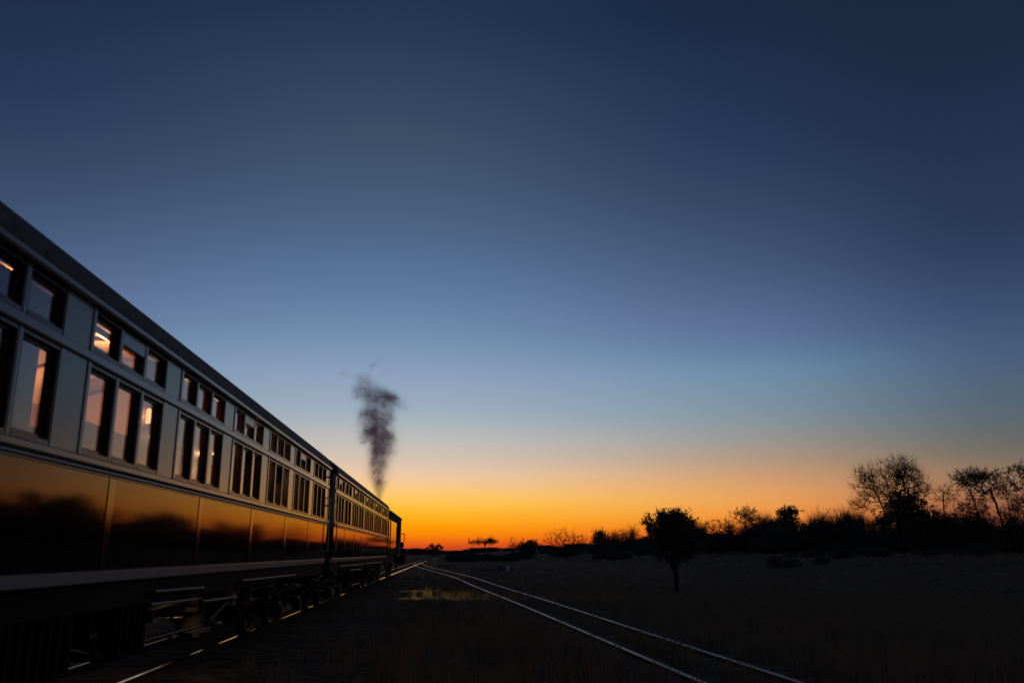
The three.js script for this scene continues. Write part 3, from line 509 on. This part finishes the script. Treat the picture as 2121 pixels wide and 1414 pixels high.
// a plant grown from its foot towards points of a crown: returns the geometries of its trunk, its branches and its leaves
function grow(o) {
  const r = rng(o.seed), nodes = [], gauss = () => (r() + r() + r() - 1.5) / 0.75;
  const node = (p, parent) => { nodes.push({ p, parent, n: 0 }); return nodes.length - 1; };
  for (const stem of o.stems) {          // stems: lists of points, metres, from the foot
    let last = -1;
    const c = new THREE.CatmullRomCurve3(stem.map((q) => V(...q))), k = Math.max(4, stem.length * 4);
    for (let i = 0; i <= k; i++) { const p = c.getPoint(i / k); last = node(p.add(V(gauss(), 0, gauss()).multiplyScalar(i ? o.rough * 0.4 : 0)), last); }
  }
  const stemCount = nodes.length;
  const targets = [];
  for (const [cx, cy, cz, rx, ry, rz, n, fill = 0.4] of o.crown) for (let i = 0; i < n; i++) {
    const d = V(gauss(), gauss(), gauss()).normalize(), t = Math.pow(r(), fill);
    targets.push(V(cx + d.x * rx * t, cy + d.y * ry * t, cz + d.z * rz * t));
  }
  const start = o.stems[0][o.stems[0].length - 1], top = V(...start);
  targets.sort((a, b) => a.distanceTo(top) - b.distanceTo(top));
  const tips = [];
  for (const t of targets) {
    let best = -1, bd = 1e9;
    for (let i = 0; i < nodes.length; i++) {
      const q = nodes[i].p, dx = t.x - q.x, dy = t.y - q.y, dz = t.z - q.z; let d = dx * dx + dy * dy * (dy < 0 ? 2.5 : 0.8) + dz * dz;
      if (i < stemCount) { if (q.y < o.bare) continue; d *= 1.15; }
      if (d < bd) { bd = d; best = i; }
    }
    if (best < 0) continue;
    const from = nodes[best].p, len = from.distanceTo(t), k = Math.max(2, Math.min(6, Math.round(len / o.step)));
    const ctrl = from.clone().lerp(t, 0.5).add(V(0, -(o.sag ?? -0.12) * len, 0)).add(V(gauss(), gauss(), gauss()).multiplyScalar(len * 0.1));
    let last = best;
    for (let i = 1; i <= k; i++) { const u = i / k, p = from.clone().multiplyScalar((1 - u) * (1 - u)).addScaledVector(ctrl, 2 * u * (1 - u)).addScaledVector(t, u * u).add(V(gauss(), gauss(), gauss()).multiplyScalar(o.rough * 0.25)); last = node(p, last); }
    tips.push(last);
  }
  for (const t of tips) for (let i = t; i >= 0; i = nodes[i].parent) nodes[i].n++;
  const rad = (i) => Math.max(o.fine, o.fine * Math.pow(Math.max(1, nodes[i].n), o.pipe ?? 0.5));
  const trunk = [], wood = [], leaves = [];
  const tube = (out, a, b, ra, rb, sides) => {
    const d = b.clone().sub(a); if (d.lengthSq() < 1e-9) return; d.normalize();
    const u = V(0, 0, 0).crossVectors(d, Math.abs(d.y) < 0.9 ? up : V(1, 0, 0)).normalize(), v = V(0, 0, 0).crossVectors(d, u);
    for (let k = 0; k < sides; k++) {
      const A = k / sides * 6.2832, B = (k + 1) / sides * 6.2832, q = (p, rr, an) => [p.x + (u.x * Math.cos(an) + v.x * Math.sin(an)) * rr, p.y + (u.y * Math.cos(an) + v.y * Math.sin(an)) * rr, p.z + (u.z * Math.cos(an) + v.z * Math.sin(an)) * rr];
      const a0 = q(a, ra, A), a1 = q(a, ra, B), b0 = q(b, rb, A), b1 = q(b, rb, B);
      out.push(...a0, ...b0, ...b1, ...a0, ...b1, ...a1);
    }
  };
  nodes.forEach((n, i) => {
    if (n.parent < 0 || !n.n) return;
    const ra = Math.min(rad(n.parent), rad(i) * 1.5), rb = rad(i);
    if (i < stemCount) tube(trunk, nodes[n.parent].p, n.p, (rad(n.parent)) * (nodes[n.parent].parent < 0 ? 1.35 : 1), rb, 8);
    else tube(wood, nodes[n.parent].p, n.p, ra, rb, rb > o.fine * 4 ? 6 : 3);
  });
  for (const t of tips) {
    const p = nodes[t].p, dir = p.clone().sub(nodes[nodes[t].parent].p).normalize();
    for (let k = 0; k < o.twigs; k++) {
      const d = dir.clone().multiplyScalar(0.8).add(V(gauss(), gauss() + (o.lift ?? 0.25), gauss())).normalize(), len = o.twig * (0.5 + r()), m = p.clone().addScaledVector(d, len * 0.5).add(V(gauss(), gauss(), gauss()).multiplyScalar(len * 0.1)), e = m.clone().addScaledVector(d, len * 0.5).add(V(gauss(), gauss(), gauss()).multiplyScalar(len * 0.16));
      tube(wood, p, m, o.fine * 0.7, o.fine * 0.55, 3); tube(wood, m, e, o.fine * 0.55, o.fine * 0.3, 3);
      for (let q = 0; q < o.leaves; q++) {
        const at = p.clone().lerp(e, 0.2 + 0.85 * r()).add(V(gauss(), gauss(), gauss()).multiplyScalar(o.leaf * 0.7)), a = V(gauss(), gauss(), gauss()).normalize().multiplyScalar(o.leaf * (0.6 + 0.8 * r())), b = V(gauss(), gauss(), gauss()).cross(a).normalize().multiplyScalar(o.leaf * (o.leafWidth ?? 0.3) * (0.6 + 0.8 * r()));
        const mid = at.clone().addScaledVector(a, 0.5), l = mid.clone().add(b), rr = mid.clone().sub(b), tip = at.clone().add(a);
        leaves.push(at.x, at.y, at.z, l.x, l.y, l.z, tip.x, tip.y, tip.z, at.x, at.y, at.z, tip.x, tip.y, tip.z, rr.x, rr.y, rr.z);
      }
    }
  }
  return { trunk: trunk.length ? flat(trunk) : null, wood: flat(wood), leaves: leaves.length ? flat(leaves) : null };
}
function tree(base, foot, o, label, category, leafMat = M.leaf, group) {
  const root = thing(base, foot, label, category, group), g = grow(o);
  if (g.trunk) mesh('trunk', g.trunk, M.bark, root);
  mesh('branches', g.wood, M.twig, root);
  if (g.leaves) mesh('crown', g.leaves, leafMat, root);
  return root;
}
// a tree by where its foot stands in the picture (column, distance ahead) and how high its top reaches
function site(px, s) { const p = atForward(px, 1144, s); p.y = groundY(p.x, p.z) - 0.05; return p; }
const heightTo = (px, py, s, foot) => atForward(px, py, s).y - foot.y;
const M_PX = (s) => s / FPX;     // metres per picture pixel at distance s

{ // leafy small tree standing alone by the siding
  const s = 34.8, f = site(1398, s), h = heightTo(1385, 1054, s, f), k = M_PX(s);
  tree('leafy_tree', f, { seed: 11, stems: [[[0, 0, 0], [0.02, 0.6, 0], [-0.05, 1.2, 0.03], [-0.1, 1.7, 0]], [[0.015, 0.62, 0], [-0.14, 0.95, 0.08], [-0.42, 1.55, 0.1]], [[0, 0.7, 0], [0.1, 1.0, -0.08], [0.34, 1.6, -0.1]]], rough: 0.05, bare: 0.95, fine: 0.008, step: 0.22, pipe: 0.42,
    crown: [[-0.45, h - 0.5, 0, 0.34, 0.3, 0.5, 60, 0.5], [0.05, h - 0.42, 0.1, 0.36, 0.3, 0.5, 60, 0.5], [0.42, h - 0.55, -0.1, 0.34, 0.3, 0.5, 55, 0.5], [0.8, h - 0.85, 0, 0.3, 0.34, 0.5, 45, 0.5], [-0.1, h - 1.0, 0, 0.9, 0.5, 0.95, 150, 0.5], [-1.22, h - 0.62, 0.1, 0.2, 0.22, 0.3, 14], [-1.02, h - 0.95, 0.2, 0.24, 0.4, 0.4, 26], [0.02, h - 1.5, 0, 1.1, 0.42, 0.9, 130], [0.02, h - 1.85, 0, 0.85, 0.3, 0.8, 60], [0, h - 0.85, 0, 1.12, 0.86, 0.9, 46, 0.12]], twigs: 5, twig: 0.22, leaves: 5, leaf: 0.085, leafWidth: 0.3, lift: 1.1 }, 'small leafy tree standing alone on open ground beside the siding', 'tree').scale.set(0.86, 1, 0.86);
}
{ // tall bare tree over the dark bush
  const s = 74, f = site(1866, s), h = heightTo(1880, 945, s, f), k = M_PX(s), X = (px) => (px - 1866) * k, Y = (py) => heightTo(1866, py, s, f);
  tree('bare_tree', f, { seed: 21, stems: [[[0, 0, 0], [0.1, 1.2, 0], [0.05, 2.6, 0.2], [X(1878), Y(1020), 0]], [[0, 0.2, 0], [-0.6, 1.8, 0.2], [X(1835), Y(1045), 0], [X(1812), Y(1000), 0.3]], [[0, 0.5, 0], [0.5, 2, -0.2], [X(1905), Y(1000), -0.3]]], rough: 0.12, bare: 1.6, fine: 0.0105, step: 0.5, pipe: 0.42,
    crown: [[X(1882), Y(985), 0, 46 * k, 42 * k, 1.9, 250, 0.5], [X(1812), Y(1000), 0.3, 42 * k, 40 * k, 1.6, 150, 0.5], [X(1925), Y(1010), 0, 24 * k, 34 * k, 1.2, 60, 0.6], [X(1850), Y(1030), 0, 60 * k, 34 * k, 1.7, 90, 0.6], [X(1788), Y(1050), 0, 22 * k, 16 * k, 0.7, 30, 0.6]], twigs: 10, twig: 0.62, leaves: 0, leaf: 0.1, lift: 0.8, sag: -0.1 }, 'tall bare tree with fine spreading twigs, rising highest over the thicket', 'tree');
}
{ // dark bush at its foot
  const s = 71, f = site(1885, s), k = M_PX(s), Y = (py) => heightTo(1885, py, s, f);
  tree('dark_bush', f, { seed: 31, stems: [[[0, 0, 0], [0, 0.8, 0], [0.1, 1.6, 0]], [[0.1, 0, 0], [-0.6, 0.9, 0.1], [-1.1, 1.7, 0]], [[0.1, 0, 0], [0.8, 0.9, 0.1], [1.2, 1.5, 0]]], rough: 0.08, bare: 0.3, fine: 0.01, step: 0.35, pipe: 0.42,
    crown: [[0.1, Y(1042), 0, 34 * k, 30 * k, 1.2, 90, 0.6], [-1.0, Y(1068), 0, 45 * k, 26 * k, 1.2, 90, 0.6], [1.2, Y(1065), 0, 44 * k, 28 * k, 1.2, 90, 0.6], [0, Y(1095), 0, 95 * k, 22 * k, 1.3, 90, 0.6]], twigs: 4, twig: 0.35, leaves: 9, leaf: 0.15, leafWidth: 0.36 }, 'dense dark bush crowding the foot of the tall bare tree', 'bush');
}
{ // slender open tree
  const s = 72, f = site(1978, s), k = M_PX(s), X = (px) => (px - 1978) * k, Y = (py) => heightTo(1978, py, s, f);
  tree('slender_tree', f, { seed: 41, stems: [[[0, 0, 0], [-0.1, 1.4, 0], [X(1966), Y(1060), 0], [X(1968), Y(1025), 0]], [[0.1, 0, 0], [0.3, 1.5, 0.1], [X(1990), Y(1030), 0]]], rough: 0.09, bare: 1.4, fine: 0.008, step: 0.4, pipe: 0.42,
    crown: [[X(1972), Y(1028), 0, 30 * k, 28 * k, 1.1, 80, 0.5], [X(1980), Y(1070), 0, 34 * k, 26 * k, 1.1, 60, 0.6]], twigs: 4, twig: 0.3, leaves: 2, leaf: 0.1, leafWidth: 0.3 }, 'slender thin-leaved tree between the tall bare tree and the flat-topped acacia', 'tree', M.dryLeaf);
}
{ // flat-topped acacia
  const s = 70, f = site(2088, s), k = M_PX(s), X = (px) => (px - 2088) * k, Y = (py) => heightTo(2088, py, s, f);
  tree('acacia_tree', f, { seed: 51, stems: [[[0, 0, 0], [-0.05, 1.2, 0], [X(2084), Y(1075), 0], [X(2074), Y(1035), 0], [X(2066), Y(1012), 0]], [[0.3, 0, 0.2], [X(2100), 1.5, 0.2], [X(2102), Y(1050), 0.2], [X(2098), Y(1012), 0.3]], [[-0.9, 0, 0], [X(2040), 1.4, 0], [X(2032), Y(1050), 0], [X(2024), Y(1015), 0]]], rough: 0.1, bare: 2.4, fine: 0.0085, step: 0.42, pipe: 0.4,
    crown: [[X(2045), Y(990), 0, 58 * k, 22 * k, 2.0, 260, 0.7], [X(2012), Y(1000), 0, 30 * k, 22 * k, 1.5, 60, 0.7], [X(2098), Y(1008), 0, 22 * k, 26 * k, 1.4, 60, 0.7], [X(2055), Y(1022), 0, 50 * k, 22 * k, 1.4, 80, 0.7], [X(2030), Y(1050), 0, 40 * k, 26 * k, 1.4, 40, 0.7]], twigs: 4, twig: 0.34, leaves: 3, leaf: 0.11, leafWidth: 0.32, sag: 0 }, 'flat-topped acacia with thin leaning stems and feathery crown', 'tree', M.dryLeaf);
}
{ // tree cut off by the picture's edge
  const s = 66, f = site(2165, s), k = M_PX(s), X = (px) => (px - 2165) * k, Y = (py) => heightTo(2165, py, s, f);
  tree('edge_tree', f, { seed: 61, stems: [[[0, 0, 0], [0, 1.5, 0], [-0.2, 3, 0], [-0.3, 4.4, 0]]], rough: 0.1, bare: 1.6, fine: 0.009, step: 0.42, pipe: 0.42,
    crown: [[X(2160), Y(985), 0, 54 * k, 34 * k, 1.7, 210, 0.6], [X(2150), Y(1035), 0, 48 * k, 34 * k, 1.6, 130, 0.6]], twigs: 4, twig: 0.35, leaves: 4, leaf: 0.12, leafWidth: 0.34 }, 'tree at the edge of the thicket, its crown partly out of sight beyond the acacia', 'tree');
}
{ // round-headed leafy tree and its sparse neighbour
  let s = 88, f = site(1640, s), k = M_PX(s), Y = (py) => heightTo(1640, py, s, f);
  tree('round_tree', f, { seed: 71, stems: [[[0, 0, 0], [0.1, 1, 0], [0, 1.9, 0]], [[0, 0, 0], [-0.3, 1.2, 0], [-0.5, 2, 0.1]]], rough: 0.08, bare: 0.8, fine: 0.009, step: 0.35, pipe: 0.42,
    crown: [[0, Y(1064), 0, 29 * k, 17 * k, 1.2, 120, 0.6], [0.2, Y(1085), 0, 34 * k, 16 * k, 1.2, 50, 0.6]], twigs: 4, twig: 0.25, leaves: 6, leaf: 0.13, leafWidth: 0.36 }, 'round-headed leafy tree rising from the middle of the thicket', 'tree');
  s = 92; f = site(1552, s); k = M_PX(s); Y = (py) => heightTo(1552, py, s, f);
  tree('sparse_tree', f, { seed: 81, stems: [[[0, 0, 0], [0.1, 1, 0], [0.3, 2, 0]], [[0, 0, 0], [-0.4, 1.2, 0], [-0.6, 2.2, 0.1]]], rough: 0.09, bare: 0.9, fine: 0.009, step: 0.38, pipe: 0.42,
    crown: [[-0.2, Y(1066), 0, 36 * k, 15 * k, 1.5, 110, 0.6], [0.5, Y(1075), 0, 30 * k, 14 * k, 1.3, 60, 0.6], [0, Y(1090), 0, 40 * k, 16 * k, 1.3, 40, 0.6]], twigs: 4, twig: 0.3, leaves: 3, leaf: 0.11, leafWidth: 0.32 }, 'sparse broad tree with few leaves, between the lone leafy tree and the round-headed tree', 'tree', M.dryLeaf);
}
{ // far trees towards the end of the line
  const far = [
    [1172, 138, 1094, 50, 'broad_shrub', 'broad bare rounded shrub tree on the skyline past the rubble', 200, 0, M.dryLeaf],
    [1002, 168, 1114, 34, 'skyline_acacia', 'low acacia with spread flat branches on the skyline left of the bare shrub', 90, 3, M.leaf],
    [1062, 190, 1111, 11, 'thin_sapling', 'thin bare sapling on the skyline between the low acacia and broad shrub', 40, 0, M.dryLeaf],
    [1096, 175, 1118, 24, 'dark_shrub', 'dark rounded shrub on the skyline beside the broad bare shrub', 110, 6, M.leaf],
    [900, 260, 1126, 17, 'distant_tree', 'tiny round tree on the horizon where the rails vanish', 70, 5, M.leaf],
    [1292, 120, 1094, 30, 'bare_shrub', 'bare pinkish shrub on the skyline left of the lone leafy tree', 110, 0, M.dryLeaf],
    [1490, 90, 1074, 38, 'twiggy_shrub', 'twiggy shrub just right of the lone leafy tree', 150, 1, M.dryLeaf],
    [1735, 80, 1054, 46, 'thorn_shrub', 'wide bare thorn shrub between the round-headed tree and tall bare tree', 190, 0, M.dryLeaf],
    [2030, 68, 1032, 44, 'leafy_scrub', 'leafy scrub filling the gap beneath the flat-topped acacia', 230, 2, M.leaf],
    [1948, 76, 1050, 30, 'grey_scrub', 'twiggy scrub between the dark bush and the slender tree', 150, 2, M.leaf],
    [2112, 62, 1040, 40, 'tall_scrub', 'tall scrub in front of the crown at the edge of the thicket', 200, 2, M.leaf],
    [1440, 95, 1080, 22, 'leafless_shrub', 'small leafless shrub half hidden behind the lone leafy tree', 70, 1, M.dryLeaf],
  ];
  for (const [px, s, py, w, base, label, n, leaves, mat] of far) {
    const f = site(px, s), k = M_PX(s), h = heightTo(px, py, s, f), W = w * k, flatTop = base === 'skyline_acacia';
    tree(base, f, { seed: px, stems: [[[0, 0, 0], [0.05 * h, h * 0.25, 0], [-0.03 * h, h * 0.45, 0]], [[0, 0, 0], [-W * 0.25, h * 0.3, 0.1], [-W * 0.45, h * 0.55, 0.2]], [[0, 0, 0], [W * 0.25, h * 0.3, -0.1], [W * 0.5, h * 0.55, -0.2]]], rough: 0.02 * h, bare: h * 0.12, fine: 0.006 + 0.00007 * s, step: h * 0.09, pipe: 0.42,
      crown: flatTop ? [[-W * 0.2, h * 0.82, 0, W * 0.95, h * 0.12, W * 0.7, n * 0.6, 0.6], [W * 0.35, h * 0.88, 0, W * 0.6, h * 0.12, W * 0.5, n * 0.4, 0.6]] : [[0, h * 0.62, 0, W, h * 0.36, W * 0.8, n, 0.45], [0, h * 0.35, 0, W * 0.9, h * 0.25, W * 0.8, n * 0.4, 0.5]],
      twigs: 5, twig: h * 0.11, leaves, leaf: 0.05 + 0.0008 * s, leafWidth: 0.36, lift: flatTop ? 0 : 0.5, sag: flatTop ? 0.05 : -0.1 }, label, leaves > 4 || flatTop ? 'tree' : 'shrub', mat);
  }
}
{ // the thicket along the rise, and the wood on the horizon: masses nobody could count
  const r = rng(404), kinds = [0, 1, 2, 3].map((k) => grow({ seed: 500 + k, stems: [[[0, 0, 0], [0.1, 0.5, 0], [0.1, 1.0, 0]], [[0.1, 0, 0], [-0.4, 0.6, 0.2], [-0.7, 1.2, 0.1]], [[0, 0, 0.1], [0.5, 0.6, -0.2], [0.8, 1.2, 0]]], rough: 0.07, bare: 0.15, fine: 0.014, step: 0.3,
    crown: [[0, 0.95, 0, 1.35, 0.75, 1.2, 90, 0.5], [0, 0.5, 0, 1.5, 0.5, 1.3, 70, 0.6], [0.2 * k, 1.4, 0, 0.9, 0.5, 0.8, 40, 0.6]], twigs: [4, 4, 4, 5][k], twig: [0.34, 0.45, 0.34, 0.75][k], leaves: [7, 3, 6, 0][k], leaf: 0.15, leafWidth: 0.38, lift: 0.9 }));
  const geos = kinds.map((g) => mergeGeometries([g.trunk, g.wood, g.leaves].filter(Boolean)));
  const spots = [[], [], [], []], wood = [[], [], [], []];
  const put = (list, x, z, sc, sy) => list[Math.floor(r() * 4)].push(new THREE.Matrix4().compose(V(x, groundY(x, z) - 0.1, z), new THREE.Quaternion().setFromAxisAngle(up, r() * 6.3), V(sc, sy, sc)));
  const putK = (list, k, x, z, sc, sy) => list[k].push(new THREE.Matrix4().compose(V(x, groundY(x, z) - 0.08, z), new THREE.Quaternion().setFromAxisAngle(up, r() * 6.3), V(sc, sy, sc)));
  for (let i = 0; i < 340; i++) {
    const px = 1225 + 1150 * r(), t = (px - 1225) / 900, s = (120 - 50 * Math.min(1, t)) * (0.88 + 0.5 * r()), p = atForward(px, 1144, s), sc = 0.4 + 0.5 * r() * (0.7 + 0.6 * fbm(px * 0.02, 1, 2, 2));
    put(spots, p.x, p.z, sc * 1.2, sc * (0.7 + 0.5 * r()));
  }
  for (let i = 0; i < 90; i++) {         // leafless ones standing above the rest
    const px = 1235 + 1100 * r(), t = (px - 1225) / 900, s = (116 - 46 * Math.min(1, t)) * (0.95 + 0.35 * r()), p = atForward(px, 1144, s), sc = 0.9 + 0.55 * r();
    putK(spots, r() < 0.75 ? 3 : 1, p.x, p.z, sc * 0.9, sc * (0.9 + 0.4 * r()));
  }
  for (let i = 0; i < 40; i++) {         // stragglers out on the field
    const px = 1600 + 560 * r(), s = 52 + 22 * r(), p = atForward(px, 1144, s), sc = 0.14 + 0.22 * r(); put(spots, p.x, p.z, sc * 1.5, sc);
  }
  for (let i = 0; i < 60; i++) { const px = 930 + 300 * r(), s = 150 + 90 * r(), p = atForward(px, 1144, s); const sc = 0.7 + 0.5 * r(); put(spots, p.x, p.z, sc * 1.3, sc * 0.6); }
  for (let i = 0; i < 420; i++) { const a = (-75 + 165 * r()) * Math.PI / 180, d = 520 + 420 * r(), sc = 2.2 + 1.4 * r(); put(wood, Math.sin(a) * d, -Math.cos(a) * d, sc * 2.2, sc * 0.62); }
  // bushes out on the left, behind the train
  for (let i = 0; i < 60; i++) { const x = -30 - 60 * r(), z = -20 - 140 * r(), sc = 0.8 + 0.6 * r(); put(wood, x, z, sc, sc * 0.8); }
  for (const [base, lists, label, part] of [['thicket', spots, 'dark mass of thorn bushes along the rise behind the field', 'shrub_mass'], ['distant_woodland', wood, 'low dark line of woodland along the horizon', 'shrub_mass']]) {
    const root = thing(base, V(0, 0, 0), label, 'vegetation'); root.userData.kind = 'stuff';
    lists.forEach((l, k) => { const im = new THREE.InstancedMesh(geos[k], M.leaf, l.length); l.forEach((m, i) => im.setMatrixAt(i, m)); im.name = part; im.userData.kind = 'stuff'; root.add(im); });
  }
}
{ // dead grass
  const r = rng(808), pos = [];
  for (let b = 0; b < 9; b++) { const a = r() * 6.28, d = 0.12 * r(), h = 0.1 + 0.2 * r(), l = 0.12 * (r() - 0.5), m = 0.12 * (r() - 0.5), x = Math.cos(a) * d, z = Math.sin(a) * d, w = 0.008; pos.push(x - w, 0, z, x + w, 0, z, x + l, h, z + m); }
  const g = flat(pos), list = [], q = new THREE.Quaternion();
  for (let i = 0; i < 34000; i++) {
    const px = 420 + 1770 * r(), s = 7 * Math.pow(120 / 7, Math.pow(r(), 0.7)), p = atForward(px, 1144, s), z = p.z, x = p.x;
    if (fbm(x * 0.09, 2.2, z * 0.09, 5) + 0.4 * r() < 0.1 || r() > smooth(-3, 0.5, x) || Math.abs(Math.abs(x - sidingX(s)) - 0.5675) < 0.34) continue;
    const sc = 0.5 + 0.9 * r();
    list.push(new THREE.Matrix4().compose(V(x, groundY(x, z) - 0.01, z), q.clone().setFromAxisAngle(up, r() * 6.3), V(sc, sc * (0.5 + 0.7 * r()), sc)));
  }
  const im = new THREE.InstancedMesh(g, M.grass, list.length); list.forEach((m, i) => im.setMatrixAt(i, m)); im.name = 'dry_grass'; scene.add(im);
  tag(im, 'short dead grass scattered over the dark ground', 'grass', null, 'stuff');
}
{ // rubble heap, posts
  const r = rng(606), f = site(1030, 75), root = thing('rubble_heap', f, 'low heap of dark rocks with one pale block beyond the siding rails', 'rubble');
  for (let i = 0; i < 26; i++) { const m = mesh('rock', new THREE.DodecahedronGeometry(0.09 + 0.14 * r(), 1), i === 7 ? M.chalk : M.rock, root); m.position.set(i === 7 ? 0.85 : i === 15 ? 0.55 : (r() - 0.5) * 2.8, i === 7 ? 0.26 : 0.03 + 0.2 * r(), i === 7 ? 0.5 : (r() - 0.5)); m.scale.set(1 + 0.5 * r(), 0.6 + 0.3 * r(), 1); m.rotation.set(r() * 3, r() * 3, r() * 3); }
  const post = (px, s, h, base, label, w) => { const q = site(px, s), t = thing(base, q, label, 'post'); mesh('post', new Build().box(-w / 2, w / 2, 0, h, -0.04, 0.04, 0.012).done(), M.chalk, t); mesh('board', new Build().box(-w * 1.3, w * 1.3, h * 0.62, h, 0.045, 0.075, 0.01).done(), M.chalk, t); };
  post(901, 118, 1.0, 'marker_post', 'small pale marker post beside the rails where the siding joins', 0.22);
  const st = site(925, 96), pile = thing('stone_pile', st, 'few low stones on the ground between the marker post and rubble heap', 'stones');
  for (let i = 0; i < 7; i++) { const m = mesh('stone', new THREE.DodecahedronGeometry(0.12 + 0.12 * r(), 1), M.rock, pile); m.position.set((r() - 0.5) * 1.6, 0.08, (r() - 0.5)); m.scale.y = 0.6; m.rotation.set(r() * 3, r() * 3, r() * 3); }
}

scene.traverse((o) => { if (o.isMesh) { o.castShadow = true; o.receiveShadow = true; } });
renderer.render(scene, camera);
